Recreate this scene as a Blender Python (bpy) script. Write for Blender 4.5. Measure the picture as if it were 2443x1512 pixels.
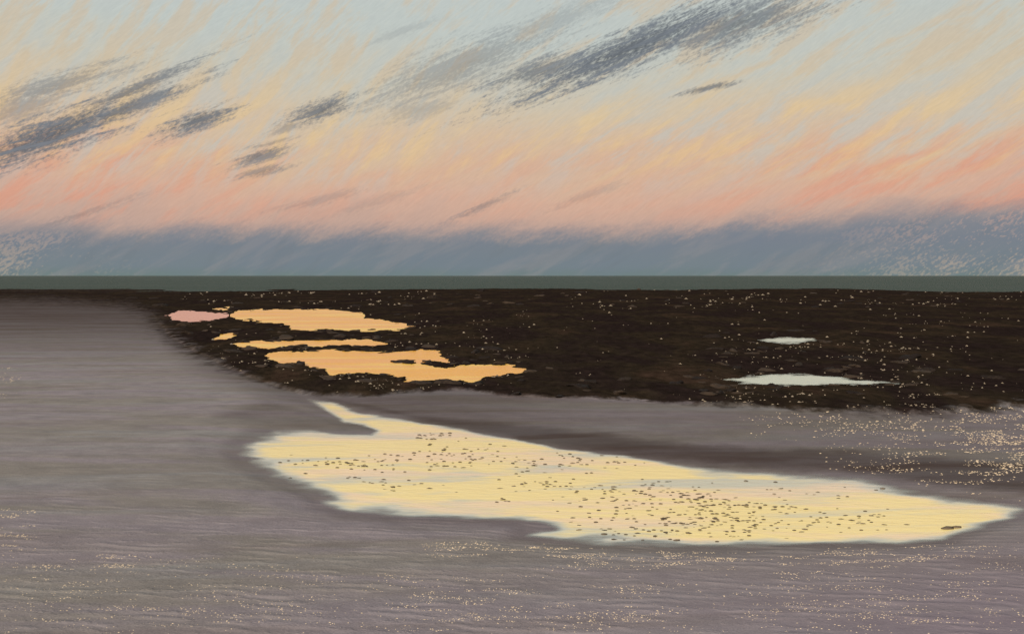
import bpy, math, random
import numpy as np

sc = bpy.context.scene
for o in list(bpy.data.objects):
    bpy.data.objects.remove(o)
C = sc.collection
random.seed(7)
R = math.radians

# ------------------------------------------------------------------ camera
CAM_H = 3.0
cd = bpy.data.cameras.new('camera')
cam = bpy.data.objects.new('camera', cd)
C.objects.link(cam)
cam.location = (0, 0, CAM_H)
cam.rotation_euler = (R(90), 0, 0)
cd.sensor_width = 36.0
cd.lens = 38.6
cd.shift_y = -0.0402
cd.clip_start = 0.1
cd.clip_end = 100000
sc.camera = cam
sc.view_settings.view_transform = 'Standard'
sc.view_settings.look = 'None'
sc.view_settings.exposure = 0.0
sc.view_settings.gamma = 1.0
sc.cycles.max_bounces = 4
sc.cycles.diffuse_bounces = 1
sc.cycles.glossy_bounces = 2
sc.cycles.transparent_max_bounces = 6


def lin(r, g, b):
    def f(c):
        c /= 255.0
        return c / 12.92 if c <= 0.04045 else ((c + 0.055) / 1.055) ** 2.4
    return (f(r), f(g), f(b), 1.0)


class NT:
    """small helper to write node trees as expressions"""
    def __init__(self, tree):
        self.t = tree
        self.n = tree.nodes
        self.l = tree.links

    def put(self, sock, v):
        if isinstance(v, bpy.types.NodeSocket):
            self.l.new(v, sock)
        else:
            sock.default_value = v

    def m(self, op, a, b=0.0, c=0.0, clamp=False):
        n = self.n.new('ShaderNodeMath')
        n.operation = op
        n.use_clamp = clamp
        self.put(n.inputs[0], a)
        self.put(n.inputs[1], b)
        self.put(n.inputs[2], c)
        return n.outputs[0]

    def step(self, v, lo, hi):
        n = self.n.new('ShaderNodeMapRange')
        n.interpolation_type = 'SMOOTHSTEP'
        self.put(n.inputs[0], v)
        n.inputs[1].default_value = lo
        n.inputs[2].default_value = hi
        n.inputs[3].default_value = 0.0
        n.inputs[4].default_value = 1.0
        return n.outputs[0]

    def xyz(self, x, y, z=0.0):
        n = self.n.new('ShaderNodeCombineXYZ')
        self.put(n.inputs[0], x)
        self.put(n.inputs[1], y)
        self.put(n.inputs[2], z)
        return n.outputs[0]

    def sep(self, v):
        n = self.n.new('ShaderNodeSeparateXYZ')
        self.put(n.inputs[0], v)
        return n.outputs

    def noise(self, vec, scale, detail=4.0, rough=0.55, dist=0.0):
        n = self.n.new('ShaderNodeTexNoise')
        self.put(n.inputs['Vector'], vec)
        n.inputs['Scale'].default_value = scale
        n.inputs['Detail'].default_value = detail
        n.inputs['Roughness'].default_value = rough
        n.inputs['Distortion'].default_value = dist
        return n.outputs[0]

    def mapping(self, vec, rot=0.0, scale=(1, 1, 1), loc=(0, 0, 0)):
        n = self.n.new('ShaderNodeMapping')
        self.put(n.inputs['Vector'], vec)
        n.vector_type = 'TEXTURE'             # turn first, then stretch
        n.inputs['Rotation'].default_value = (0, 0, -rot)
        n.inputs['Scale'].default_value = tuple(1.0 / k for k in scale)
        n.inputs['Location'].default_value = loc
        return n.outputs[0]

    def mix(self, f, a, b, mode='MIX'):
        n = self.n.new('ShaderNodeMix')
        n.data_type = 'RGBA'
        n.blend_type = mode
        self.put(n.inputs[0], f)
        self.put(n.inputs[6], a)
        self.put(n.inputs[7], b)
        return n.outputs[2]

    def ramp(self, f, stops):
        n = self.n.new('ShaderNodeValToRGB')
        self.put(n.inputs[0], f)
        e = n.color_ramp.elements
        while len(e) < len(stops):
            e.new(0.5)
        for k, (p, c) in enumerate(stops):
            e[k].position = p
            e[k].color = c
        return n.outputs[0]

    def attr(self, name):
        n = self.n.new('ShaderNodeAttribute')
        n.attribute_name = name
        return n.outputs['Fac']


# picture frame used while measuring the photograph: 2443 px wide
FW, FPX, CX, HY = 2443.0, 38.6 / 36.0 * 2443.0, 1221.5, 657.0


def sky_dir(xd, yd):
    """direction of a measured sky point as azimuth, elevation in degrees"""
    a = math.atan((xd - CX) / FPX)
    e = math.atan((HY - yd) / math.hypot(FPX, xd - CX))
    return math.degrees(a), math.degrees(e)


# ------------------------------------------------------------------ sky
SUN_AZ, SUN_EL = 205.0, 24.0
world = bpy.data.worlds.new('World')
sc.world = world
world.use_nodes = True
world.cycles.sampling_method = 'NONE'      # soft even sky: plain bounce sampling is enough
w = NT(world.node_tree)
w.n.clear()
tc = w.n.new('ShaderNodeTexCoord')
dx, dy, dz = w.sep(tc.outputs['Generated'])
az = w.m('MULTIPLY', w.m('ARCTAN2', dx, dy), 57.29578)
el = w.m('MULTIPLY', w.m('ARCSINE', dz), 57.29578)
P = w.xyz(az, el)
# brush-like streaks of high cloud rising to the right
turn = w.step(az, -12.0, 10.0)
steep = w.noise(w.mapping(P, R(-50), (0.22, 1.0, 1)), 1.0, 6, 0.64, 0.35)
slack = w.noise(w.mapping(P, R(-31), (0.20, 0.95, 1), (3, 8, 0)), 1.0, 6, 0.64, 0.35)
strk = w.m('ADD', w.m('MULTIPLY', steep, w.m('SUBTRACT', 1.0, turn)), w.m('MULTIPLY', slack, turn))
strk2 = w.noise(w.mapping(P, R(-27), (0.15, 0.8, 1), (7, 3, 0)), 1.0, 6, 0.64, 0.4)
fine = w.noise(w.mapping(P, R(-36), (1.5, 8.5, 1)), 1.0, 2, 0.75, 0.0)
big = w.noise(w.mapping(P, R(-8), (0.07, 0.22, 1), (1.3, 5.2, 0)), 1.0, 3, 0.5)
warp = w.m('ADD', w.m('MULTIPLY', w.m('SUBTRACT', strk, 0.5), 3.0),
           w.m('MULTIPLY', w.m('SUBTRACT', big, 0.5), 5.0))
# the pink band stands higher to either side
sidelift = w.m('MULTIPLY', w.m('POWER', w.m('MULTIPLY', w.m('MINIMUM', w.m('ABSOLUTE', az), 30.0), 0.04), 2.0), -1.1)
atop = w.step(el, 1.5, 5.0)
el2 = w.m('ADD', el, w.m('MULTIPLY', w.m('ADD', warp, sidelift), atop))
t = w.m('DIVIDE', el2, 30.0, clamp=True)
E = lambda deg: deg / 30.0
base = w.ramp(t, [
    (0.0, lin(196, 178, 152)),
    (E(2.2), lin(190, 162, 150)),
    (E(4.0), lin(211, 173, 152)),
    (E(6.0), lin(212, 184, 158)),
    (E(8.0), lin(209, 192, 167)),
    (E(9.8), lin(199, 196, 182)),
    (E(12.0), lin(192, 199, 194)),
    (E(19.0), lin(188, 201, 203)),
    (1.0, lin(170, 190, 198)),
])
# clear upper air from the sky model
skyn = w.n.new('ShaderNodeTexSky')
skyn.sky_type = 'NISHITA'
skyn.sun_disc = False
skyn.sun_elevation = R(SUN_EL)
skyn.sun_rotation = R(SUN_AZ)
clear = w.mix(1.0, skyn.outputs[0], (0.10, 0.10, 0.10, 1), 'MULTIPLY')
base = w.mix(w.m('MULTIPLY', w.step(el, 14.0, 60.0), 0.6), base, clear)
# salmon, yellow and pale veils
low = w.m('MULTIPLY', w.step(el, 2.0, 3.6), w.m('SUBTRACT', 1.0, w.step(el, 5.2, 8.2)))
sal = w.m('MULTIPLY', w.step(w.m('ADD', w.m('MULTIPLY', strk2, 0.6), w.m('MULTIPLY', strk, 0.4)), 0.46, 0.58), low)
sides = w.m('ADD', 0.35, w.m('MULTIPLY', w.step(w.m('ABSOLUTE', w.m('ADD', az, 1.0)), 8.0, 20.0), 0.65))
base = w.mix(w.m('MULTIPLY', w.m('MULTIPLY', sal, sides), 0.58), base, lin(221, 152, 126))
mid = w.m('MULTIPLY', w.step(el, 4.2, 6.5), w.m('SUBTRACT', 1.0, w.step(el, 8.0, 12.0)))
yel = w.m('MULTIPLY', w.step(strk, 0.50, 0.62), mid)
base = w.mix(w.m('MULTIPLY', yel, 0.42), base, lin(232, 197, 138))
tan = w.m('MULTIPLY', w.step(strk, 0.47, 0.60), w.step(el, 8.0, 11.0))
base = w.mix(w.m('MULTIPLY', tan, 0.55), base, lin(207, 186, 156))
blu = w.m('MULTIPLY', w.step(w.m('SUBTRACT', 1.0, strk), 0.50, 0.63), w.step(el, 3.0, 7.5))
base = w.mix(w.m('MULTIPLY', blu, 0.55), base, lin(188, 195, 192))
base = w.mix(0.08, base, w.mix(1.0, base, w.ramp(fine, [(0.3, (0.45, 0.47, 0.50, 1)), (0.7, (1.5, 1.42, 1.35, 1))]), 'MULTIPLY'))

# dark cloud wisps: centre, half length, half width (measured px), tilt, strength
WISPS = [
    (120, 322, 300, 42, 25, 1.05), (300, 222, 240, 15, 27, 0.85), (290, 264, 230, 20, 25, 0.95),
    (130, 205, 200, 26, 20, 0.58), (50, 258, 130, 26, 18, 0.48),
    (470, 288, 118, 21, 22, 1.00), (768, 262, 108, 22, 20, 0.95), (690, 300, 60, 12, 20, 0.5),
    (618, 372, 88, 15, 15, 0.85), (625, 408, 84, 12, 12, 0.62), (630, 345, 80, 6, 15, 0.5),
    (1500, 118, 400, 44, 21, 1.05), (1300, 165, 200, 30, 14, 0.85), (1760, 55, 270, 52, 14, 0.85),
    (1110, 155, 330, 50, 21, 0.50), (960, 75, 100, 12, 20, 0.22), (1000, 262, 130, 20, 14, 0.33),
    (1692, 209, 92, 8, 10, 0.85), (1300, 60, 260, 30, 20, 0.33),
    (1150, 492, 95, 9, 24, 0.50), (1400, 468, 120, 12, 20, 0.24), (900, 480, 130, 13, 18, 0.20),
    (190, 512, 150, 10, 20, 0.32), (760, 478, 160, 10, 14, 0.3),
]
wn = w.noise(w.mapping(P, R(-21), (0.34, 3.4, 1)), 1.0, 6, 0.72, 0.5)
wn2 = w.noise(w.mapping(P, R(-34), (3.6, 8.0, 1)), 1.0, 2, 0.7)
wnoise = w.m('ADD', w.m('MULTIPLY', w.m('SUBTRACT', wn, 0.52), 4.2), w.m('MULTIPLY', w.m('SUBTRACT', wn2, 0.5), 2.0))
wlev = w.m('ADD', 1.0, w.m('MULTIPLY', wnoise, 0.70))
dens = None
for (cx, cy, hl, hw, ang, st) in WISPS:
    a0, e0 = sky_dir(cx, cy)
    L = math.degrees(math.atan(hl / FPX))
    Wd = math.degrees(math.atan(hw / FPX)) * 1.25
    mp = w.n.new('ShaderNodeMapping')
    mp.vector_type = 'TEXTURE'
    w.l.new(P, mp.inputs['Vector'])
    mp.inputs['Location'].default_value = (a0, e0, 0)
    mp.inputs['Rotation'].default_value = (0, 0, R(ang))
    mp.inputs['Scale'].default_value = (L, Wd, 1)
    ln = w.n.new('ShaderNodeVectorMath')
    ln.operation = 'LENGTH'
    w.l.new(mp.outputs[0], ln.inputs[0])
    d = w.m('MULTIPLY', w.step(w.m('SUBTRACT', wlev, ln.outputs['Value']), -0.15, 0.85), st)
    dens = d if dens is None else w.m('MAXIMUM', dens, d)
cloud_col = w.mix(w.step(wn, 0.35, 0.65), lin(82, 87, 94), lin(118, 125, 134))
base = w.mix(w.m('MULTIPLY', dens, 0.90, clamp=True), base, cloud_col)

# slate bank of cloud on the horizon
bank_n = w.noise(w.mapping(P, R(-14), (0.16, 0.5, 1), (3, 1, 0)), 1.0, 6, 0.62, 0.4)
rise = w.m('MULTIPLY', w.step(az, 8.0, 22.0), 0.95)
bank_top = w.m('ADD', w.m('ADD', 2.35, rise), w.m('ADD', w.m('ADD', w.m('MULTIPLY', w.m('SUBTRACT', bank_n, 0.5), 2.2), w.m('MULTIPLY', w.m('SUBTRACT', strk2, 0.5), 1.7)), w.m('MULTIPLY', w.m('SUBTRACT', wn2, 0.5), 0.7)))
bank = w.step(w.m('SUBTRACT', bank_top, el), -0.75, 0.75)
ends = w.m('MAXIMUM', w.step(az, 13.0, 24.0), w.m('MULTIPLY', w.step(w.m('SUBTRACT', 0.0, az), 17.0, 25.0), 0.85))
gaps = w.m('MULTIPLY', ends, w.step(w.m('ADD', wn2, w.m('MULTIPLY', w.m('SUBTRACT', bank_n, 0.5), 1.2)), 0.50, 0.72))
bank = w.m('MULTIPLY', bank, w.m('SUBTRACT', 1.0, w.m('MULTIPLY', gaps, 0.5)))
bank_col = w.ramp(w.m('DIVIDE', el, 4.0, clamp=True), [
    (0.0, lin(104, 124, 124)), (0.12, lin(112, 127, 135)), (0.45, lin(117, 127, 138)), (1.0, lin(140, 140, 145))])
bank_col = w.mix(w.m('MULTIPLY', w.step(bank_n, 0.4, 0.65), 0.3), bank_col, lin(108, 123, 140))
bank_col = w.mix(w.m('MULTIPLY', w.step(strk2, 0.47, 0.62), 0.38), bank_col, lin(142, 141, 144))
bank_col = w.mix(w.m('MULTIPLY', w.step(strk, 0.50, 0.62), 0.22), bank_col, lin(104, 116, 124))
base = w.mix(w.m('MULTIPLY', bank, 0.95), base, bank_col)
bg = w.n.new('ShaderNodeBackground')
w.put(bg.inputs['Color'], base)
bg.inputs['Strength'].default_value = 1.0
wo = w.n.new('ShaderNodeOutputWorld')
w.l.new(bg.outputs[0], wo.inputs['Surface'])

# ------------------------------------------------------------------ low veiled sun behind the viewer (the sky ahead is the pink evening sky opposite it)
sl = bpy.data.lights.new('sun', 'SUN')
sl.energy = 4.5
sl.angle = R(10)
sl.color = (1.0, 0.86, 0.68)
sun = bpy.data.objects.new('sun', sl)
C.objects.link(sun)
sun.location = (-40, -90, 60)
sun.rotation_euler = (R(90 - SUN_EL), 0, R(180 - SUN_AZ))


# ------------------------------------------------------------------ numpy noise
def _hash(ix, iy, seed):
    h = (ix.astype(np.int64) * 374761393 + iy.astype(np.int64) * 668265263 + seed * 1442695041) & 0x7fffffff
    h = ((h ^ (h >> 13)) * 1274126177) & 0x7fffffff
    h = h ^ (h >> 16)
    return (h & 0xffff) / 65535.0


def vnoise(x, y, seed=0):
    x = np.asarray(x, float)
    y = np.asarray(y, float)
    ix, iy = np.floor(x), np.floor(y)
    fx, fy = x - ix, y - iy
    fx = fx * fx * fx * (fx * (fx * 6 - 15) + 10)
    fy = fy * fy * fy * (fy * (fy * 6 - 15) + 10)
    a, b = _hash(ix, iy, seed), _hash(ix + 1, iy, seed)
    c, d = _hash(ix, iy + 1, seed), _hash(ix + 1, iy + 1, seed)
    return (a * (1 - fx) + b * fx) * (1 - fy) + (c * (1 - fx) + d * fx) * fy


def fbm(x, y, seed=0, octv=4, gain=0.5):
    s, amp, tot = 0.0, 1.0, 0.0
    for k in range(octv):
        s = s + amp * (vnoise(x * 2 ** k + 17.3 * k, y * 2 ** k - 9.1 * k, seed + k) - 0.5)
        tot += amp
        amp *= gain
    return s / tot * 2.0


def sstep(v, lo, hi):
    t_ = np.clip((v - lo) / (hi - lo), 0, 1)
    return t_ * t_ * (3 - 2 * t_)


# ------------------------------------------------------------------ plan of the beach
# Outlines were measured on the photograph and laid down on the level ground.
def ground(xd, yd):
    D = CAM_H * FPX / (np.asarray(yd, float) - HY)
    return (np.asarray(xd, float) - CX) / FPX * D, D


def plan(x, y):
    D = np.maximum(y, 0.05)
    return CX + x / D * FPX, HY + CAM_H * FPX / D


VS = 2.4      # depth direction is foreshortened on the plan


def sd_poly(px, py, poly):
    """signed distance, positive inside"""
    q = np.array(poly, float)
    q[:, 1] *= VS
    X, Y = px, py * VS
    d2 = np.full(X.shape, 1e18)
    ins = np.zeros(X.shape, bool)
    for i in range(len(q)):
        a, b = q[i], q[(i + 1) % len(q)]
        ex, ey = b - a
        tt = np.clip(((X - a[0]) * ex + (Y - a[1]) * ey) / (ex * ex + ey * ey + 1e-9), 0, 1)
        d2 = np.minimum(d2, (X - a[0] - tt * ex) ** 2 + (Y - a[1] - tt * ey) ** 2)
        cr = ((a[1] > Y) != (b[1] > Y))
        xx = a[0] + (Y - a[1]) * ex / (ey if abs(ey) > 1e-9 else 1e-9)
        ins ^= cr & (X < xx)
    d = np.sqrt(d2)
    return np.where(ins, d, -d)


MAIN_POOL = [(722, 947), (790, 963), (850, 986), (960, 1003), (1060, 1021), (1200, 1044), (1350, 1073), (1500, 1091),
             (1650, 1110), (1800, 1120), (1950, 1127), (2060, 1137), (2150, 1160), (2260, 1180), (2340, 1192),
             (2425, 1204), (2475, 1212), (2440, 1224), (2405, 1236), (2364, 1249), (2301, 1268), (2253, 1285), (2137, 1296), (2036, 1296),
             (1900, 1299), (1750, 1306), (1600, 1306), (1450, 1301), (1330, 1293), (1240, 1279), (1278, 1259),
             (1232, 1243), (1100, 1240), (950, 1234), (830, 1224), (768, 1206), (750, 1180), (700, 1160),
             (645, 1140), (588, 1105), (558, 1080), (592, 1045), (655, 1021), (740, 1024), (800, 1036), (888, 1038),
             (908, 1026), (872, 1010), (825, 1002), (800, 988), (765, 968)]
PINK_POOL = [(393, 752), (430, 742), (500, 743), (552, 748), (540, 756), (470, 766), (412, 763)]
FAR_POOL = [(546, 748), (560, 741), (640, 736), (760, 737), (865, 744), (872, 760), (940, 767), (988, 778), (960, 786),
            (860, 789), (800, 785), (740, 789), (700, 784), (664, 770), (600, 764), (552, 756)]
MID_POOL = [(556, 819), (640, 812), (763, 812), (868, 809), (926, 821), (888, 828), (826, 822), (763, 829),
            (690, 824), (640, 831), (588, 831)]
NEAR_POOL = [(628, 848), (662, 836), (720, 838), (790, 834), (888, 838), (971, 838), (1003, 833), (1050, 836),
             (1057, 853), (1089, 871), (1211, 868), (1268, 886), (1201, 895), (1159, 899), (1138, 916), (1118, 912),
             (1097, 906), (1014, 906), (968, 911), (962, 900), (930, 896), (857, 890), (794, 895), (772, 880),
             (706, 870), (670, 866)]
SLIT_POOL = [(508, 737), (546, 732), (556, 736), (530, 739)]
RIM_POOL = [(505, 812), (520, 801), (556, 793), (562, 800), (540, 810)]
PALE_POOL = [(1730, 906), (1790, 895), (1900, 891), (1980, 896), (2090, 908), (2145, 914), (2060, 919), (1900, 922),
             (1800, 918), (1756, 912)]
THIN_POOL = [(1808, 811), (1850, 805), (1940, 805), (1956, 812), (1900, 819), (1856, 819)]
REEF_POOLS = [PINK_POOL, FAR_POOL, MID_POOL, NEAR_POOL, SLIT_POOL, RIM_POOL, PALE_POOL, THIN_POOL]
ISLETS = [[(943, 860), (962, 856), (990, 858), (984, 866), (965, 869)],
          [(1010, 868), (1022, 861), (1050, 863), (1080, 866), (1078, 875), (1040, 875)]]
REEF = [(-900, 688), (400, 686), (1200, 683), (3600, 683), (3600, 905), (2443, 972), (2250, 988), (2000, 983), (1800, 974),
        (1560, 961), (1400, 953), (1200, 948), (1120, 932), (1000, 938), (900, 945), (800, 944), (720, 940), (640, 917),
        (560, 886), (480, 846), (410, 806), (380, 772), (360, 745), (300, 725), (120, 712), (-900, 706)]


def terrain(x, y):
    """height, reef mask and wetness of the beach at ground points"""
    px, py = plan(x, y)
    px = np.clip(px, -4000, 6500)
    front = y > 1.5
    py = np.where(front, np.minimum(py, 6000), 6000)
    rag = fbm(px / 60, py / 9, 3, 5, 0.6)
    sd_r = sd_poly(px, py, REEF) + rag * (7 + 9 * sstep(px, 700, 1100))
    reef = np.where(front, sstep(sd_r, -4, 5), 0.0)
    wr = 16 + 75 * (1 - sstep(px, 380, 760)) + 45 * sstep(px, 1500, 2200)
    weed = np.where(front, np.clip(0.5 + 0.5 * (sd_r + 0.25 * wr) / wr, 0, 1), 0.0)
    sand = 0.022 + 0.020 * fbm(x * 0.22, y * 0.12, 11, 4) + 0.006 * fbm(x * 1.1, y * 0.7, 21, 3)
    sd_m = sd_poly(px, py, MAIN_POOL) + fbm(px / 90, py / 12, 5, 5, 0.55) * 13
    bank = sstep(-sd_m, 0, 130)
    sand = sand * (0.12 + 0.88 * bank) + 0.02 * bank + 0.004
    sd_m = sd_m + 9
    axis = 1065 + (px - 560) * 0.078
    shelf = sstep(py - axis, -25, 45) * (1 - 0.6 * sstep(px, 1500, 2100))
    shelf = np.maximum(shelf, 1 - sstep(px, 640, 820))
    shelf = np.maximum(shelf, 0.9 * sstep(px, 1500, 1750) * (1 - sstep(py - axis, 0, 40)))  # shallow strip that widens the painted pale sky reflection
    depth = sstep(sd_m + np.clip(sd_m, 0, 40) / 40 * 45 * shelf * fbm(px / 120, py / 14, 61, 4), -14, 38 + 105 * shelf)
    z = sand * (1 - sstep(sd_m, -30, 6)) + 0.003 - 0.033 * depth
    rr = fbm(x * 0.55, y * 0.28, 31, 5, 0.58)
    rz = 0.075 + 0.10 * np.abs(rr) + 0.045 * fbm(x * 2.3, y * 1.4, 41, 3)
    # the reef lies lower round its pools
    sp = np.full(px.shape, -1e9)
    pale = np.zeros(px.shape)
    for pl in REEF_POOLS:
        one = sd_poly(px, py, pl)
        sp = np.maximum(sp, one)
        if pl is PALE_POOL or pl is THIN_POOL:
            pale = np.maximum(pale, sstep(one, -60, -30))
    for il in ISLETS:
        sp = np.minimum(sp, -sd_poly(px, py, il))
    sp = sp + fbm(px / 34, py / 5, 51, 5, 0.66) * 15
    rz = rz * (0.32 + 0.68 * sstep(-sp, 0, 60))
    rz = rz * (1 - sstep(sp, -5, 3)) - 0.05 * (sstep(sp, -3, 6) * (1 - pale) + sstep(sp, -8, 24) * pale)
    z = z * (1 - reef) + rz * reef
    z = z - 2.5 * sstep(y + 70 * fbm(x / 30, y / 60, 71, 4, 0.6), 222, 268) - 0.5 * sstep(np.hypot(x, y), 300, 900)
    # wet sand: seaward strip, the bank between pool and reef, and pool margins
    wet = sstep(-py, -905, -725) * 0.97
    lowbank = sd_poly(px, py, [(560, 892), (720, 930), (1000, 985), (1300, 1015), (1650, 1062), (2000, 1075), (2500, 1108),
                               (2700, 1200), (2250, 1165), (2000, 1128), (1700, 1114), (1350, 1074), (1000, 1010), (760, 955)])
    wet = np.maximum(wet, 0.95 * sstep(lowbank + rag * 14, -40, 40))
    wet = np.maximum(wet, 0.62 * sstep(sd_r, -130, 0) * sstep(-px, -1750, -1150))
    wet = np.maximum(wet, 0.35 * sstep(sd_m, -60, 0))
    shelfbank = sd_poly(px, py, [(700, 925), (1150, 930), (1560, 955), (2000, 980), (2600, 985), (2700, 1170), (2200, 1150), (1700, 1114), (1200, 1045), (760, 955)])
    wet = np.maximum(wet, (0.42 + 0.25 * (1 - sstep(px, 1000, 1500))) * sstep(shelfbank + rag * 14, -30, 40))
    wet = np.maximum(wet, 0.45 * sstep(sd_poly(px, py, [(640, 960), (900, 1020), (880, 1040), (700, 1020), (520, 1000)]), -40, 20))
    terrain.weed = weed
    return z, reef, wet, sd_m, sp


# ------------------------------------------------------------------ objects helpers
def mesh_from(name, verts, faces, attrs=None, smooth=True):
    me = bpy.data.meshes.new(name)
    verts = np.asarray(verts, np.float32)
    faces = np.asarray(faces, np.int32)
    nf, k = faces.shape
    me.vertices.add(len(verts))
    me.vertices.foreach_set('co', verts.ravel())
    me.loops.add(nf * k)
    me.loops.foreach_set('vertex_index', faces.ravel())
    me.polygons.add(nf)
    me.polygons.foreach_set('loop_start', np.arange(0, nf * k, k, dtype=np.int32))
    me.polygons.foreach_set('use_smooth', np.full(nf, smooth))
    me.update(calc_edges=True)
    for nm, v in (attrs or {}).items():
        at = me.attributes.new(nm, 'FLOAT', 'POINT')
        at.data.foreach_set('value', np.asarray(v, np.float32))
    return me


def add(name, me, mat=None, label=None, cat=None, group=None, kind=None, parent=None):
    o = bpy.data.objects.new(name, me)
    C.objects.link(o)
    if mat is not None and len(me.materials) == 0:
        me.materials.append(mat)
    if label:
        o['label'] = label
    if cat:
        o['category'] = cat
    if group:
        o['group'] = group
    if kind:
        o['kind'] = kind
    if parent:
        o.parent = parent
    return o


def subset(verts, faces, keep, attrs):
    f = faces[keep]
    used = np.unique(f)
    remap = np.full(len(verts), -1, np.int64)
    remap[used] = np.arange(len(used))
    return verts[used], remap[f], {k: v[used] for k, v in attrs.items()}


# ------------------------------------------------------------------ materials
def new_mat(name):
    m = bpy.data.materials.new(name)
    m.use_nodes = True
    t_ = NT(m.node_tree)
    b = t_.n['Principled BSDF']
    return m, t_, b


def bump(t_, b, h, strength, dist):
    n = t_.n.new('ShaderNodeBump')
    n.inputs['Strength'].default_value = strength
    n.inputs['Distance'].default_value = dist
    t_.put(n.inputs['Height'], h)
    t_.l.new(n.outputs[0], b.inputs['Normal'])


def pos(t_):
    return t_.n.new('ShaderNodeNewGeometry').outputs['Position']


def make_shore():
    m, t_, b = new_mat('shore')
    p = pos(t_)
    s1 = t_.noise(t_.mapping(p, R(6), (0.16, 0.62, 0.5)), 1.0, 6, 0.62, 0.6)
    s2 = t_.noise(t_.mapping(p, R(-5), (0.10, 0.75, 0.5), (9, 4, 0)), 1.0, 5, 0.6, 0.5)
    s3 = t_.noise(t_.mapping(p, R(3), (0.8, 1.7, 2)), 1.0, 6, 0.7, 0.3)
    g = t_.noise(p, 55.0, 3, 0.7)
    col = t_.mix(t_.step(s1, 0.40, 0.60), (0.246, 0.219, 0.243, 1), (0.224, 0.206, 0.197, 1))
    col = t_.mix(t_.m('MULTIPLY', t_.step(s2, 0.52, 0.70), 0.8), col, (0.245, 0.240, 0.250, 1))
    col = t_.mix(t_.m('MULTIPLY', t_.step(t_.m('SUBTRACT', 1.0, s2), 0.52, 0.70), 0.55), col, (0.185, 0.155, 0.150, 1))
    col = t_.mix(1.0, col, t_.ramp(s3, [(0.3, (0.84, 0.84, 0.85, 1)), (0.7, (1.14, 1.13, 1.12, 1))]), 'MULTIPLY')
    col = t_.mix(1.0, col, t_.ramp(g, [(0.3, (0.80, 0.80, 0.80, 1)), (0.7, (1.2, 1.19, 1.18, 1))]), 'MULTIPLY')
    px_, py_, pz_ = t_.sep(p)
    lil = t_.m('MULTIPLY', t_.m('SUBTRACT', 1.0, t_.step(t_.m('SUBTRACT', py_, t_.m('MULTIPLY', px_, 0.45)), 7.0, 12.5)), t_.step(s1, 0.32, 0.60))
    col = t_.mix(t_.m('MULTIPLY', lil, 0.75), col, (0.226, 0.184, 0.236, 1))
    mott = t_.noise(t_.mapping(p, R(20), (1.6, 2.0, 1)), 1.0, 5, 0.7)
    col = t_.mix(1.0, col, t_.ramp(mott, [(0.3, (0.86, 0.86, 0.87, 1)), (0.7, (1.13, 1.13, 1.12, 1))]), 'MULTIPLY')
    wet = t_.attr('wet')
    wetn = t_.m('ADD', wet, t_.m('MULTIPLY', t_.m('SUBTRACT', s3, 0.5), 0.5), clamp=True)
    damp = t_.mix(t_.step(s2, 0.40, 0.60), (0.056, 0.040, 0.037, 1), (0.082, 0.069, 0.071, 1))
    col = t_.mix(t_.m('MULTIPLY', wetn, 0.93), col, damp)
    # weed-dark reef rock
    r1 = t_.noise(t_.mapping(p, 0, (0.25, 0.10, 0.5)), 1.0, 6, 0.65, 0.8)
    r2 = t_.noise(t_.mapping(p, 0, (2.5, 1.2, 2.5)), 1.0, 6, 0.7)
    rock = t_.mix(t_.step(r1, 0.40, 0.62), (0.020, 0.0135, 0.0125, 1), (0.026, 0.020, 0.0130, 1))
    rock = t_.mix(t_.m('MULTIPLY', t_.step(r1, 0.52, 0.68), 0.75), rock, (0.046, 0.028, 0.021, 1))
    rock = t_.mix(1.0, rock, t_.ramp(r2, [(0.3, (0.55, 0.55, 0.55, 1)), (0.72, (1.45, 1.42, 1.4, 1))]), 'MULTIPLY')
    weed = t_.noise(t_.mapping(p, R(4), (1.3, 0.55, 1)), 1.0, 6, 0.72)
    reef = t_.step(t_.m('ADD', t_.attr('weed'), t_.m('MULTIPLY', t_.m('SUBTRACT', weed, 0.5), 1.2)), 0.30, 0.80)
    col = t_.mix(reef, col, rock)
    t_.put(b.inputs['Base Color'], col)
    t_.put(b.inputs['Roughness'], t_.m('SUBTRACT', 0.92, t_.m('MULTIPLY', wetn, 0.25)))
    b.inputs['Specular IOR Level'].default_value = 0.0
    h = t_.m('ADD', t_.m('MULTIPLY', s3, 0.9), t_.m('MULTIPLY', g, 0.18))
    h = t_.m('ADD', h, t_.m('MULTIPLY', t_.m('MULTIPLY', r2, t_.attr('reef')), 4.0))
    wv = t_.n.new('ShaderNodeTexWave')
    wv.bands_direction = 'Y'
    t_.put(wv.inputs['Vector'], t_.mapping(p, R(9), (1, 1, 1)))
    wv.inputs['Scale'].default_value = 1.5
    wv.inputs['Distortion'].default_value = 5.0
    wv.inputs['Detail'].default_value = 3.0
    wv.inputs['Detail Scale'].default_value = 1.2
    rip = t_.m('MULTIPLY', wv.outputs['Fac'], t_.m('MULTIPLY', t_.m('MULTIPLY', t_.step(mott, 0.42, 0.62), t_.m('SUBTRACT', 1.0, t_.step(py_, 10.0, 20.0))), 0.45))
    h = t_.m('ADD', h, t_.m('MULTIPLY', rip, t_.m('SUBTRACT', 1.0, t_.attr('reef'))))
    bump(t_, b, h, 0.75, 0.03)
    return m


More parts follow.
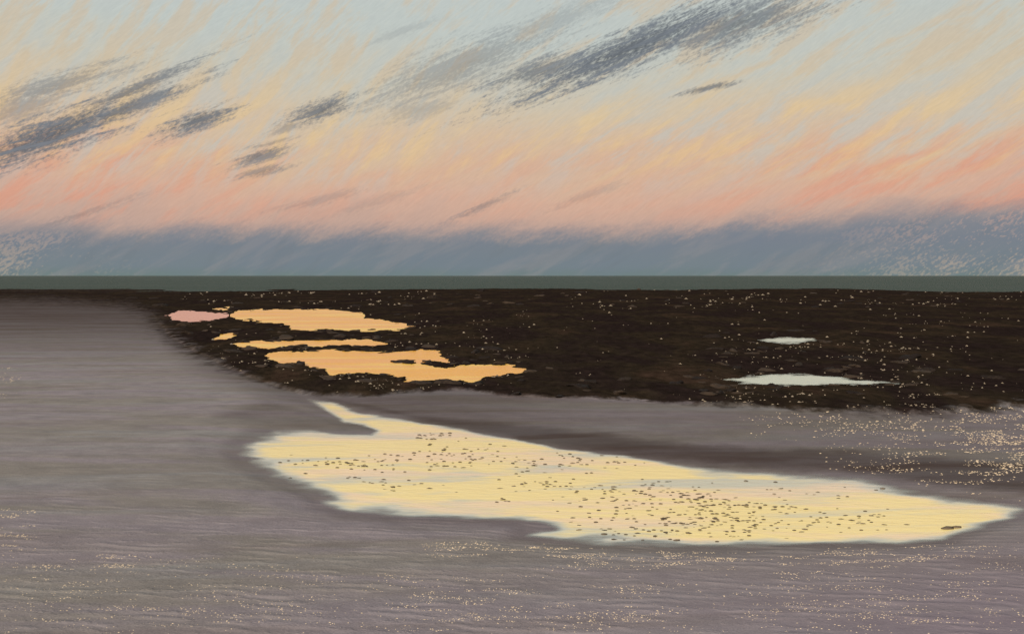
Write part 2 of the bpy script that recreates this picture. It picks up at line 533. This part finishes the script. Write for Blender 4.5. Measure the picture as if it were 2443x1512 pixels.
def make_water(name, main_sheen, sheen, sheen2, rough, wind, thin, big=1.0):
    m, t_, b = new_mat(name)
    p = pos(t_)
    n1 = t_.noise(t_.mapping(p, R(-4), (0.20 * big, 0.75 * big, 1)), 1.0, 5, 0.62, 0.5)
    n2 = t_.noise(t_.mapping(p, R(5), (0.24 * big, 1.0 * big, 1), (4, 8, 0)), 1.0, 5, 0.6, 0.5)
    col = t_.mix(t_.m('MULTIPLY', t_.step(n1, 0.48, 0.63), 0.8), main_sheen, sheen)  # streaks of sky reflection painted into the base colour
    col = t_.mix(t_.m('MULTIPLY', t_.step(n2, 0.48, 0.63), 0.8), col, sheen2)
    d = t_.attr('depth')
    col = t_.mix(t_.step(d, 0.004, 0.020), sheen, col)  # pale sky reflection painted along the shallow rim
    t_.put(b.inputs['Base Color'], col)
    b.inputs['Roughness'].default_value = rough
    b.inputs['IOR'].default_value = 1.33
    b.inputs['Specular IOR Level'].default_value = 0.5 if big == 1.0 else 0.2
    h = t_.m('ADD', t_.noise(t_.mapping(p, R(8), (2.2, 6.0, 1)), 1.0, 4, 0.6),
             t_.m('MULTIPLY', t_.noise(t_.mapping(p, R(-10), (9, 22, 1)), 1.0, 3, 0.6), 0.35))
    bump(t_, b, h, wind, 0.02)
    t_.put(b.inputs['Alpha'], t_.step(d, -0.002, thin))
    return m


shore_mat = make_shore()
gold_mat = make_water('gold_sheen_water', (0.98, 0.77, 0.31, 1), (0.50, 0.54, 0.52, 1), (0.95, 0.68, 0.46, 1), 0.12, 0.45, 0.011)  # yellow evening-sky reflection painted into the water colour
orange_mat = make_water('orange_sheen_water', (0.93, 0.43, 0.03, 1), (0.98, 0.64, 0.10, 1), (0.92, 0.40, 0.10, 1), 0.22, 0.9, 0.010, 0.45)  # orange sky glow on the reef pools, painted as base colour
pink_mat = make_water('rosy_sheen_water', (0.72, 0.30, 0.23, 1), (0.74, 0.36, 0.28, 1), (0.70, 0.28, 0.22, 1), 0.22, 0.5, 0.010, 0.25)  # pink sky reflection put into the water's own colour
pale_mat = make_water('pale_sheen_water', (0.56, 0.62, 0.54, 1), (0.62, 0.66, 0.60, 1), (0.50, 0.56, 0.52, 1), 0.25, 0.5, 0.040, 0.6)  # reflected pale sky painted as the water colour


def make_sea():
    m, t_, b = new_mat('sea_water')
    p = pos(t_)
    n1 = t_.noise(t_.mapping(p, 0, (0.004, 0.02, 1)), 1.0, 5, 0.6)
    col = t_.mix(t_.step(n1, 0.4, 0.65), (0.015, 0.036, 0.025, 1), (0.026, 0.046, 0.038, 1))
    t_.put(b.inputs['Base Color'], col)
    b.inputs['Roughness'].default_value = 0.45
    b.inputs['Specular IOR Level'].default_value = 0.18
    b.inputs['IOR'].default_value = 1.33
    h = t_.m('ADD', t_.noise(t_.mapping(p, R(4), (0.10, 0.5, 1)), 1.0, 5, 0.6),
             t_.noise(t_.mapping(p, 0, (0.6, 2.0, 1)), 1.0, 3, 0.6))
    bump(t_, b, h, 1.0, 0.8)
    return m


sea_mat = make_sea()


def make_stone(name, a, c, scale, rough=0.75):
    m, t_, b = new_mat(name)
    co = t_.n.new('ShaderNodeTexCoord').outputs['Object']
    oi = t_.n.new('ShaderNodeObjectInfo').outputs['Random']
    n = t_.noise(co, scale, 6, 0.65)
    f = t_.m('ADD', t_.m('MULTIPLY', n, 1.2), t_.m('MULTIPLY', t_.m('SUBTRACT', oi, 0.5), 0.7))
    t_.put(b.inputs['Base Color'], t_.mix(t_.step(f, 0.35, 0.85), a, c))
    b.inputs['Roughness'].default_value = rough
    b.inputs['Specular IOR Level'].default_value = 0.05
    bump(t_, b, n, 0.7, 0.03)
    return m


weed_rock = make_stone('weed_rock', (0.016, 0.012, 0.011, 1), (0.046, 0.033, 0.025, 1), 5.0)
wet_stone = make_stone('wet_stone', (0.085, 0.068, 0.052, 1), (0.24, 0.185, 0.13, 1), 30.0, 0.5)
pale_stone = make_stone('pale_stone', (0.20, 0.16, 0.12, 1), (0.56, 0.48, 0.38, 1), 20.0)
shell_mat = make_stone('shell_bits', (0.50, 0.38, 0.25, 1), (0.72, 0.58, 0.42, 1), 4.0)

# ------------------------------------------------------------------ beach and reef, one sheet of ground to the horizon
azs = np.concatenate([np.linspace(-180, -42, 24)[:-1], np.linspace(-42, -29, 40)[:-1], np.linspace(-29, 29, 760)[:-1],
                      np.linspace(29, 42, 40)[:-1], np.linspace(42, 180, 24)])
ds = np.concatenate([np.linspace(0.3, 6.0, 14)[:-1], np.geomspace(6.0, 60, 330)[:-1], np.geomspace(60, 250, 200)[:-1],
                     np.geomspace(250, 40000, 22)])
A, Dg = np.meshgrid(np.radians(azs), ds)
ca = np.maximum(np.cos(A), 0.35)          # flat rows ahead, rounding off to the sides
gx = np.where(np.abs(A) < R(60), np.tan(np.clip(A, -R(60), R(60))) * Dg, np.sin(A) * Dg * 2)
gy = np.where(np.abs(A) < R(60), Dg, np.cos(A) * Dg * 2)
gz, greef, gwet, _, _ = terrain(gx.ravel(), gy.ravel())
gweed = terrain.weed
V = np.stack([gx.ravel(), gy.ravel(), gz], 1)
nr, nc = A.shape
idx = np.arange(nr * nc).reshape(nr, nc)
F = np.stack([idx[:-1, :-1].ravel(), idx[:-1, 1:].ravel(), idx[1:, 1:].ravel(), idx[1:, :-1].ravel()], 1)
fr = greef[F].mean(1) > 0.5
at = {'reef': greef, 'wet': gwet, 'weed': gweed}
v_, f_, a_ = subset(V, F, ~fr, at)
add('beach', mesh_from('beach', v_, f_, a_), shore_mat, 'mauve grey sand flat stretching from the foreground to the sea', 'beach', kind='structure')
v_, f_, a_ = subset(V, F, fr, at)
add('reef', mesh_from('reef', v_, f_, a_), shore_mat, 'low dark brown weed covered reef along the sea', 'reef', kind='structure')

# sea: a sheet from the reef out to the horizon
sa_ = np.radians(np.concatenate([np.linspace(-88, -40, 20)[:-1], np.linspace(-40, 40, 120)[:-1], np.linspace(40, 88, 20)]))
sd_ = np.concatenate([np.geomspace(196, 1200, 40)[:-1], np.geomspace(1200, 60000, 16)])
SA, SD = np.meshgrid(sa_, sd_)
sv = np.stack([(np.tan(np.clip(SA, -1.45, 1.45)) * SD).ravel(), SD.ravel(), np.full(SA.size, -0.03)], 1)
si = np.arange(SA.size).reshape(SA.shape)
sf = np.stack([si[:-1, :-1].ravel(), si[:-1, 1:].ravel(), si[1:, 1:].ravel(), si[1:, :-1].ravel()], 1)
add('sea', mesh_from('sea', sv, sf), sea_mat, 'dark green sea lying flat below the horizon', 'sea', kind='structure')


# ------------------------------------------------------------------ tide pools
ALL_POOLS = [MAIN_POOL] + REEF_POOLS


def pool(name, poly, mat, label, step):
    q = np.array(poly, float)
    x0, x1 = q[:, 0].min() - 30, q[:, 0].max() + 30
    y0, y1 = q[:, 1].min() - 9, q[:, 1].max() + 9
    xs = np.arange(x0, x1, step)
    ys = np.arange(y0, y1, step / VS)
    PX, PY = np.meshgrid(xs, ys)
    gx_, gy_ = ground(PX.ravel(), PY.ravel())
    z, reef_, _, _, _ = terrain(gx_, gy_)
    own = sd_poly(PX.ravel(), PY.ravel(), poly)
    for other in ALL_POOLS:
        if other is not poly:
            own = np.where(sd_poly(PX.ravel(), PY.ravel(), other) > own, -1e9, own)
    lift = 0.0015 * ALL_POOLS.index(poly)
    depth = -z
    ix = np.arange(PX.size).reshape(PX.shape)
    f = np.stack([ix[1:, :-1].ravel(), ix[1:, 1:].ravel(), ix[:-1, 1:].ravel(), ix[:-1, :-1].ravel()], 1)
    keep = ((depth > -0.006) & (own > -26))[f].any(1) & (own > -1e8)[f].all(1)
    vv, ff, aa = subset(np.stack([gx_, gy_, np.full(PX.size, lift)], 1), f, keep, {'depth': depth})
    return add(name, mesh_from(name, vv, ff, aa), mat, label, 'pool', kind='structure')


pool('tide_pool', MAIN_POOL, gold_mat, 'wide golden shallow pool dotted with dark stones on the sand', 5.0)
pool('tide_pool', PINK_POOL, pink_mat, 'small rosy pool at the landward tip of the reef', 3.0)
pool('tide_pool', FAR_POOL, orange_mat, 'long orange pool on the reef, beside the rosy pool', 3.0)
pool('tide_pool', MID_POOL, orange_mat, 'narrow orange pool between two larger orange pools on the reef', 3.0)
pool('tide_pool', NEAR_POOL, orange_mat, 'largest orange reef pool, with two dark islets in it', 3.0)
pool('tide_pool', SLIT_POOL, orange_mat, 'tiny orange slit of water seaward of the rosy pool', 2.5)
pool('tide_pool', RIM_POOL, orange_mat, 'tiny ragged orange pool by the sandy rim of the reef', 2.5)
pool('tide_pool', PALE_POOL, pale_mat, 'pale greenish white pool lying in the dark reef', 3.0)
pool('tide_pool', THIN_POOL, pale_mat, 'thin pale streak of water seaward of the pale greenish pool', 3.0)


# ------------------------------------------------------------------ stones
def ico(sub):
    import bmesh
    bm = bmesh.new()
    bmesh.ops.create_icosphere(bm, subdivisions=sub, radius=1.0)
    v = np.array([p.co[:] for p in bm.verts])
    f = np.array([[q.index for q in p.verts] for p in bm.faces])
    bm.free()
    return v, f


ICO1, ICO2, ICO3 = ico(1), ico(2), ico(3)


def stone_mesh(name, seed, base_ico, rough, flat, mat, long=1.0):
    rng = np.random.RandomState(seed)
    v, f = base_ico[0].copy(), base_ico[1]
    for k in range(7):                       # a few cleavage cuts give flat worn faces
        n = rng.normal(size=3)
        n /= np.linalg.norm(n)
        c = rng.uniform(0.55, 0.9)
        d = v @ n
        over = d > c
        v[over] -= np.outer((d[over] - c) * 0.85, n)
    off = rng.uniform(0, 50, 3)
    nn = fbm(v[:, 0] * 1.3 + off[0] + v[:, 2], v[:, 1] * 1.3 + off[1] - v[:, 2] * 0.7, seed, 3)
    v *= (1 + rough * nn)[:, None]
    v *= np.array([long, rng.uniform(0.75, 1.0), flat * rng.uniform(0.8, 1.2)])
    me = mesh_from(name, v, f)
    me.materials.append(mat)
    return me


rng = np.random.RandomState(11)
ROCKS = [stone_mesh('reef_rock', 100 + k, ICO3, 0.55, 0.42, weed_rock, 1.3) for k in range(7)]
PEBBLES = [stone_mesh('stone', 200 + k, ICO1, 0.35, 0.42, wet_stone, 1.35) for k in range(8)]
PALES = [stone_mesh('pale_stone', 300 + k, ICO1, 0.3, 0.5, pale_stone, 1.2) for k in range(5)]


def set_stone(name, me, x, y, z, s, rz, label, cat, group, sy=1.0, sz=1.0):
    o = add(name, me, None, label, cat, group)
    o.location = (x, y, z)
    o.rotation_euler = (rng.uniform(-.12, .12), rng.uniform(-.12, .12), rz)
    o.scale = (s, s * sy, s * sz)
    return o


def height_at(x, y):
    z, reef_, wet_, sdm, sp = terrain(np.array([x]), np.array([y]))
    return z[0], reef_[0], sdm[0], sp[0]


POOL_NAMES = ['the rosy pool', 'the long orange pool', 'the narrow orange pool', 'the largest orange pool', 'the tiny orange slit',
              'the ragged little rim pool', 'the pale greenish pool', 'the thin pale streak']


def reef_rocks(box, n, smin, smax, place, group, lo=-1e9, hi=-4.0, near=True):
    """rocks lying on the reef; each label tells the size and the nearest pool"""
    made = 0
    while made < n:
        xs = rng.uniform(box[0], box[2], n * 8)
        ys = rng.uniform(box[1], box[3], n * 8)
        X, Y = ground(xs, ys)
        z, rf, _, _, sp = terrain(X, Y)
        sds = np.stack([sd_poly(xs, ys, pl) for pl in REEF_POOLS])
        ok = (rf > 0.8) & (sp < hi) & (sp > lo)
        for k in np.nonzero(ok)[0]:
            if made >= n:
                break
            f_ = rng.rand() ** 2.0
            s = smin + (smax - smin) * f_
            s *= min(1.0, 0.45 + Y[k] / 90)
            size = 'big' if f_ > 0.55 else ('middling' if f_ > 0.15 else 'small')
            where = place % POOL_NAMES[int(np.argmax(sds[:, k]))] if near else place
            lab = size + ' dark weed covered rock ' + where
            set_stone('reef_rock', ROCKS[rng.randint(7)], X[k], Y[k], max(z[k], -0.04) - 0.03 * s, s, rng.uniform(0, 6.28), lab, 'rock',
                      size + ' ' + group + ' ' + where.replace(' of the reef', ''), rng.uniform(.7, 1.1), rng.uniform(.6, 1.1))
            made += 1


reef_rocks((390, 732, 1300, 925), 120, 0.14, 0.42, 'at the water edge of %s', 'rocks', -16, 7)
reef_rocks((400, 738, 1300, 925), 40, 0.16, 0.45, 'lying back from %s', 'rocks', -70, -16)
reef_rocks((1650, 790, 2200, 935), 45, 0.16, 0.45, 'near %s', 'rocks', -140, 5)
reef_rocks((1150, 880, 2440, 985), 45, 0.12, 0.36, 'along the sandward edge of the reef', 'rocks', near=False)
reef_rocks((300, 690, 2440, 735), 90, 0.3, 0.8, 'on the far reef close to the green sea', 'rocks', near=False)


def islet(cx, cy, n, w_, label):
    """rocks standing in a pool, one thing each"""
    for k in range(n):
        X, Y = ground(cx + rng.uniform(-w_, w_), cy + rng.uniform(-2.5, 2.5))
        s = rng.uniform(0.18, 0.34)
        set_stone('islet_rock', ROCKS[rng.randint(7)], float(X), float(Y), -0.02, s, rng.uniform(0, 6.28), label, 'rock',
                  label, rng.uniform(.7, 1.1), rng.uniform(.5, .8))


islet(965, 863, 5, 16, 'dark rock of the slim islet standing free in the largest orange pool')
islet(1045, 869, 6, 28, 'dark rock of the spit that juts into the largest orange pool')
islet(712, 829, 6, 24, 'dark rock in the gap between narrow and largest orange pools')
islet(760, 830, 4, 40, 'dark rock on the bar dividing narrow from largest orange pool')

# dark stones standing in the golden pool: centre, spread (measured px), count
CLUSTERS = [(720, 1102, 28, 5, 7), (770, 1112, 40, 14, 12), (835, 1100, 35, 9, 10), (900, 1105, 45, 10, 12), (940, 1092, 30, 4, 4),
            (1010, 1040, 35, 5, 8), (1065, 1042, 25, 5, 7), (1040, 1070, 22, 6, 9), (1050, 1105, 55, 8, 12), (1000, 1085, 50, 4, 6),
            (880, 1150, 50, 6, 7), (960, 1160, 60, 6, 8), (1140, 1075, 40, 8, 10), (1180, 1095, 50, 12, 14), (1210, 1192, 9, 3, 4),
            (1270, 1157, 40, 6, 13), (1260, 1110, 60, 14, 16), (1370, 1095, 60, 12, 12), (1340, 1150, 60, 14, 12), (1440, 1110, 60, 12, 10),
            (1420, 1190, 60, 18, 18), (1400, 1240, 60, 10, 8), (1520, 1170, 50, 16, 14), (1520, 1225, 60, 22, 30), (1500, 1265, 60, 12, 14),
            (1620, 1180, 40, 12, 14), (1665, 1185, 25, 9, 18), (1690, 1200, 35, 8, 14), (1640, 1240, 50, 18, 24), (1700, 1225, 45, 14, 20),
            (1720, 1250, 50, 14, 20), (1620, 1275, 60, 8, 10), (1800, 1235, 50, 16, 18), (1800, 1205, 60, 5, 10), (1860, 1205, 50, 4, 8),
            (1790, 1265, 60, 10, 12), (1900, 1250, 60, 14, 12), (1960, 1220, 60, 14, 10), (2040, 1245, 50, 18, 12), (1780, 1160, 110, 14, 12),
            (1920, 1175, 90, 10, 9), (2090, 1230, 40, 10, 5)]
spots = []
for (cx, cy, sx, sy, n) in CLUSTERS:
    for k in range(int(n * 1.35 + 0.5)):
        spots.append((cx + rng.normal() * sx * 1.0, cy + rng.normal() * sy * 1.0))
spots = np.array(spots)
X, Y = ground(spots[:, 0], spots[:, 1])
zz, _, _, sdm, _ = terrain(X, Y)
sizes = rng.uniform(0.014, 0.037, len(X)) * np.where(rng.rand(len(X)) > 0.85, 1.15, 1.0)
ok = np.nonzero((sdm > 12))[0]
ok = ok[np.argsort(-(sizes[ok] / Y[ok]))]
extra_v, extra_f, base_n = [], [], 0
for r_, k in enumerate(ok):
    s = sizes[k]
    if r_ < 300:
        px_, py_ = spots[k]
        place = ('in the landward arm of the golden pool' if px_ < 960 else
                 'where the golden pool meets its hooked inlet' if px_ < 1120 and py_ < 1080 else
                 'off the sand spit notching the golden pool' if px_ < 1420 and py_ > 1140 else
                 'in the waist of the golden pool' if px_ < 1420 else
                 'under the dark bank of the golden pool' if py_ < 1190 else
                 'in the thick of the golden pool stones' if px_ < 1850 else
                 'towards the seaward tip of the golden pool')
        size = 'larger' if s > 0.033 else ('medium' if s > 0.025 else 'small')
        set_stone('stone', PEBBLES[rng.randint(8)], X[k], Y[k], max(zz[k] + 0.30 * s, -0.007), s, rng.uniform(-.5, .5),
                  size + ' dark wet stone ' + place, 'stone', size + ' stones ' + place,
                  rng.uniform(.7, 1.2), rng.uniform(.9, 1.4))
    else:
        v = ICO1[0] * np.array([1.3, 0.9, 0.55]) * s + np.array([X[k], Y[k], 0.0])
        extra_v.append(v)
        extra_f.append(ICO1[1] + base_n)
        base_n += len(v)
if extra_v:
    add('gravel', mesh_from('gravel', np.concatenate(extra_v), np.concatenate(extra_f)), wet_stone,
        'smallest dark pebbles scattered through the golden pool', 'gravel', kind='stuff')

# larger driftweed clump at the right end of the golden pool
for (cx, cy, s, lab) in [(2258, 1260, 0.075, 'low dark stone at the seaward tip of the golden pool'),
                         (2280, 1257, 0.06, 'rounder dark stone beside the low stone at the pool tip')]:
    X1, Y1 = ground(cx, cy)
    set_stone('stone', PEBBLES[2], float(X1), float(Y1), 0.005, s, 0.2, lab, 'stone', None, 0.8, 0.9)


# ------------------------------------------------------------------ loose bits: shells and pale stones
def scatter(name, boxes, n, smin, smax, mat, label, cat, thr, test, fx=70.0, fy=7.0, seed=5, flat=0.45):
    vs, fs, b0 = [], [], 0
    tet_v = np.array([[1, 0, 0], [0.2, 0.9, 0.1], [-0.9, 0.3, 0], [-0.4, -0.8, 0.05], [0.5, -0.7, 0], [0.05, 0.05, 0.8]])
    tet_f = np.array([[0, 1, 5], [1, 2, 5], [2, 3, 5], [3, 4, 5], [4, 0, 5]])
    tot = sum(b[4] for b in boxes)
    for (x0, y0, x1, y1, wt) in boxes:
        m = int(n * wt / tot)
        xs = rng.uniform(x0, x1, m * 8)
        ys = rng.uniform(y0, y1, m * 8)
        ff = fbm(xs / fx, ys / fy, seed, 4, 0.6)
        good = ff > thr
        # fade out towards the borders of each patch
        edge = np.minimum(np.minimum(xs - x0, x1 - xs) / (0.25 * (x1 - x0)), np.minimum(ys - y0, y1 - ys) / (0.25 * (y1 - y0)))
        good &= rng.rand(len(xs)) < np.clip(edge, 0.0, 1)
        xs, ys = xs[good][:m], ys[good][:m]
        gx_, gy_ = ground(xs, ys)
        z, rf, wt_, sdm_, sp_ = terrain(gx_, gy_)
        k_ = test(rf, sdm_, sp_, z)
        for X_, Y_, Z_ in zip(gx_[k_], gy_[k_], z[k_]):
            s = smin + (smax - smin) * rng.rand() ** 2
            s *= max(0.75, Y_ / 14.0)
            a = rng.uniform(0, 6.28)
            c, s_ = math.cos(a), math.sin(a)
            v = tet_v * np.array([s, s * rng.uniform(.5, 1), s * flat])
            v = np.stack([v[:, 0] * c - v[:, 1] * s_ + X_, v[:, 0] * s_ + v[:, 1] * c + Y_, v[:, 2] + Z_ - 0.0005], 1)
            vs.append(v)
            fs.append(tet_f + b0)
            b0 += 6
    return add(name, mesh_from(name, np.concatenate(vs), np.concatenate(fs), smooth=False), mat, label, cat, kind='stuff')


on_sand = lambda rf, sdm_, sp_, z: (rf < 0.3) & (sdm_ < -14)
on_reef = lambda rf, sdm_, sp_, z: (rf > 0.5) & (sp_ < -3)
scatter('shell_grit', [(-60, 1330, 900, 1530, 2.6), (850, 1370, 1700, 1530, 3.2), (1000, 1300, 1450, 1345, 1.4), (1250, 1292, 2460, 1370, 4),
                       (1650, 1340, 2500, 1530, 3.0), (-60, 1210, 90, 1340, 0.9), (60, 1330, 330, 1370, 0.5), (-60, 860, 60, 960, 0.2)],
        8000, 0.005, 0.017, shell_mat, 'cream shell fragments strewn over the mauve sand', 'shells', 0.08, on_sand, 95, 8)
scatter('shell_bank', [(1950, 975, 2700, 1180, 5), (2250, 960, 2800, 1180, 6), (2150, 1150, 2600, 1215, 1.2), (1750, 985, 2200, 1060, 0.6)],
        4200, 0.008, 0.022, shell_mat, 'dense tan shell fragments banked at the edge of the reef', 'shells', 0.02, on_sand, 90, 9)
scatter('pale_shingle', [(400, 690, 1100, 740, 1.2), (420, 780, 760, 930, 1.2), (640, 880, 1250, 950, 2.2), (860, 740, 1300, 870, 1.4),
                         (1300, 690, 2500, 740, 2.0), (1650, 780, 2250, 960, 2.6), (2000, 680, 2700, 980, 2.4), (1200, 700, 2000, 960, 1.0),
                         (1600, 940, 2443, 1000, 1.8)],
        1500, 0.007, 0.028, pale_stone, 'pale shingle scattered over the dark reef', 'shingle', 0.12, on_reef, 60, 6, 8, 0.8)
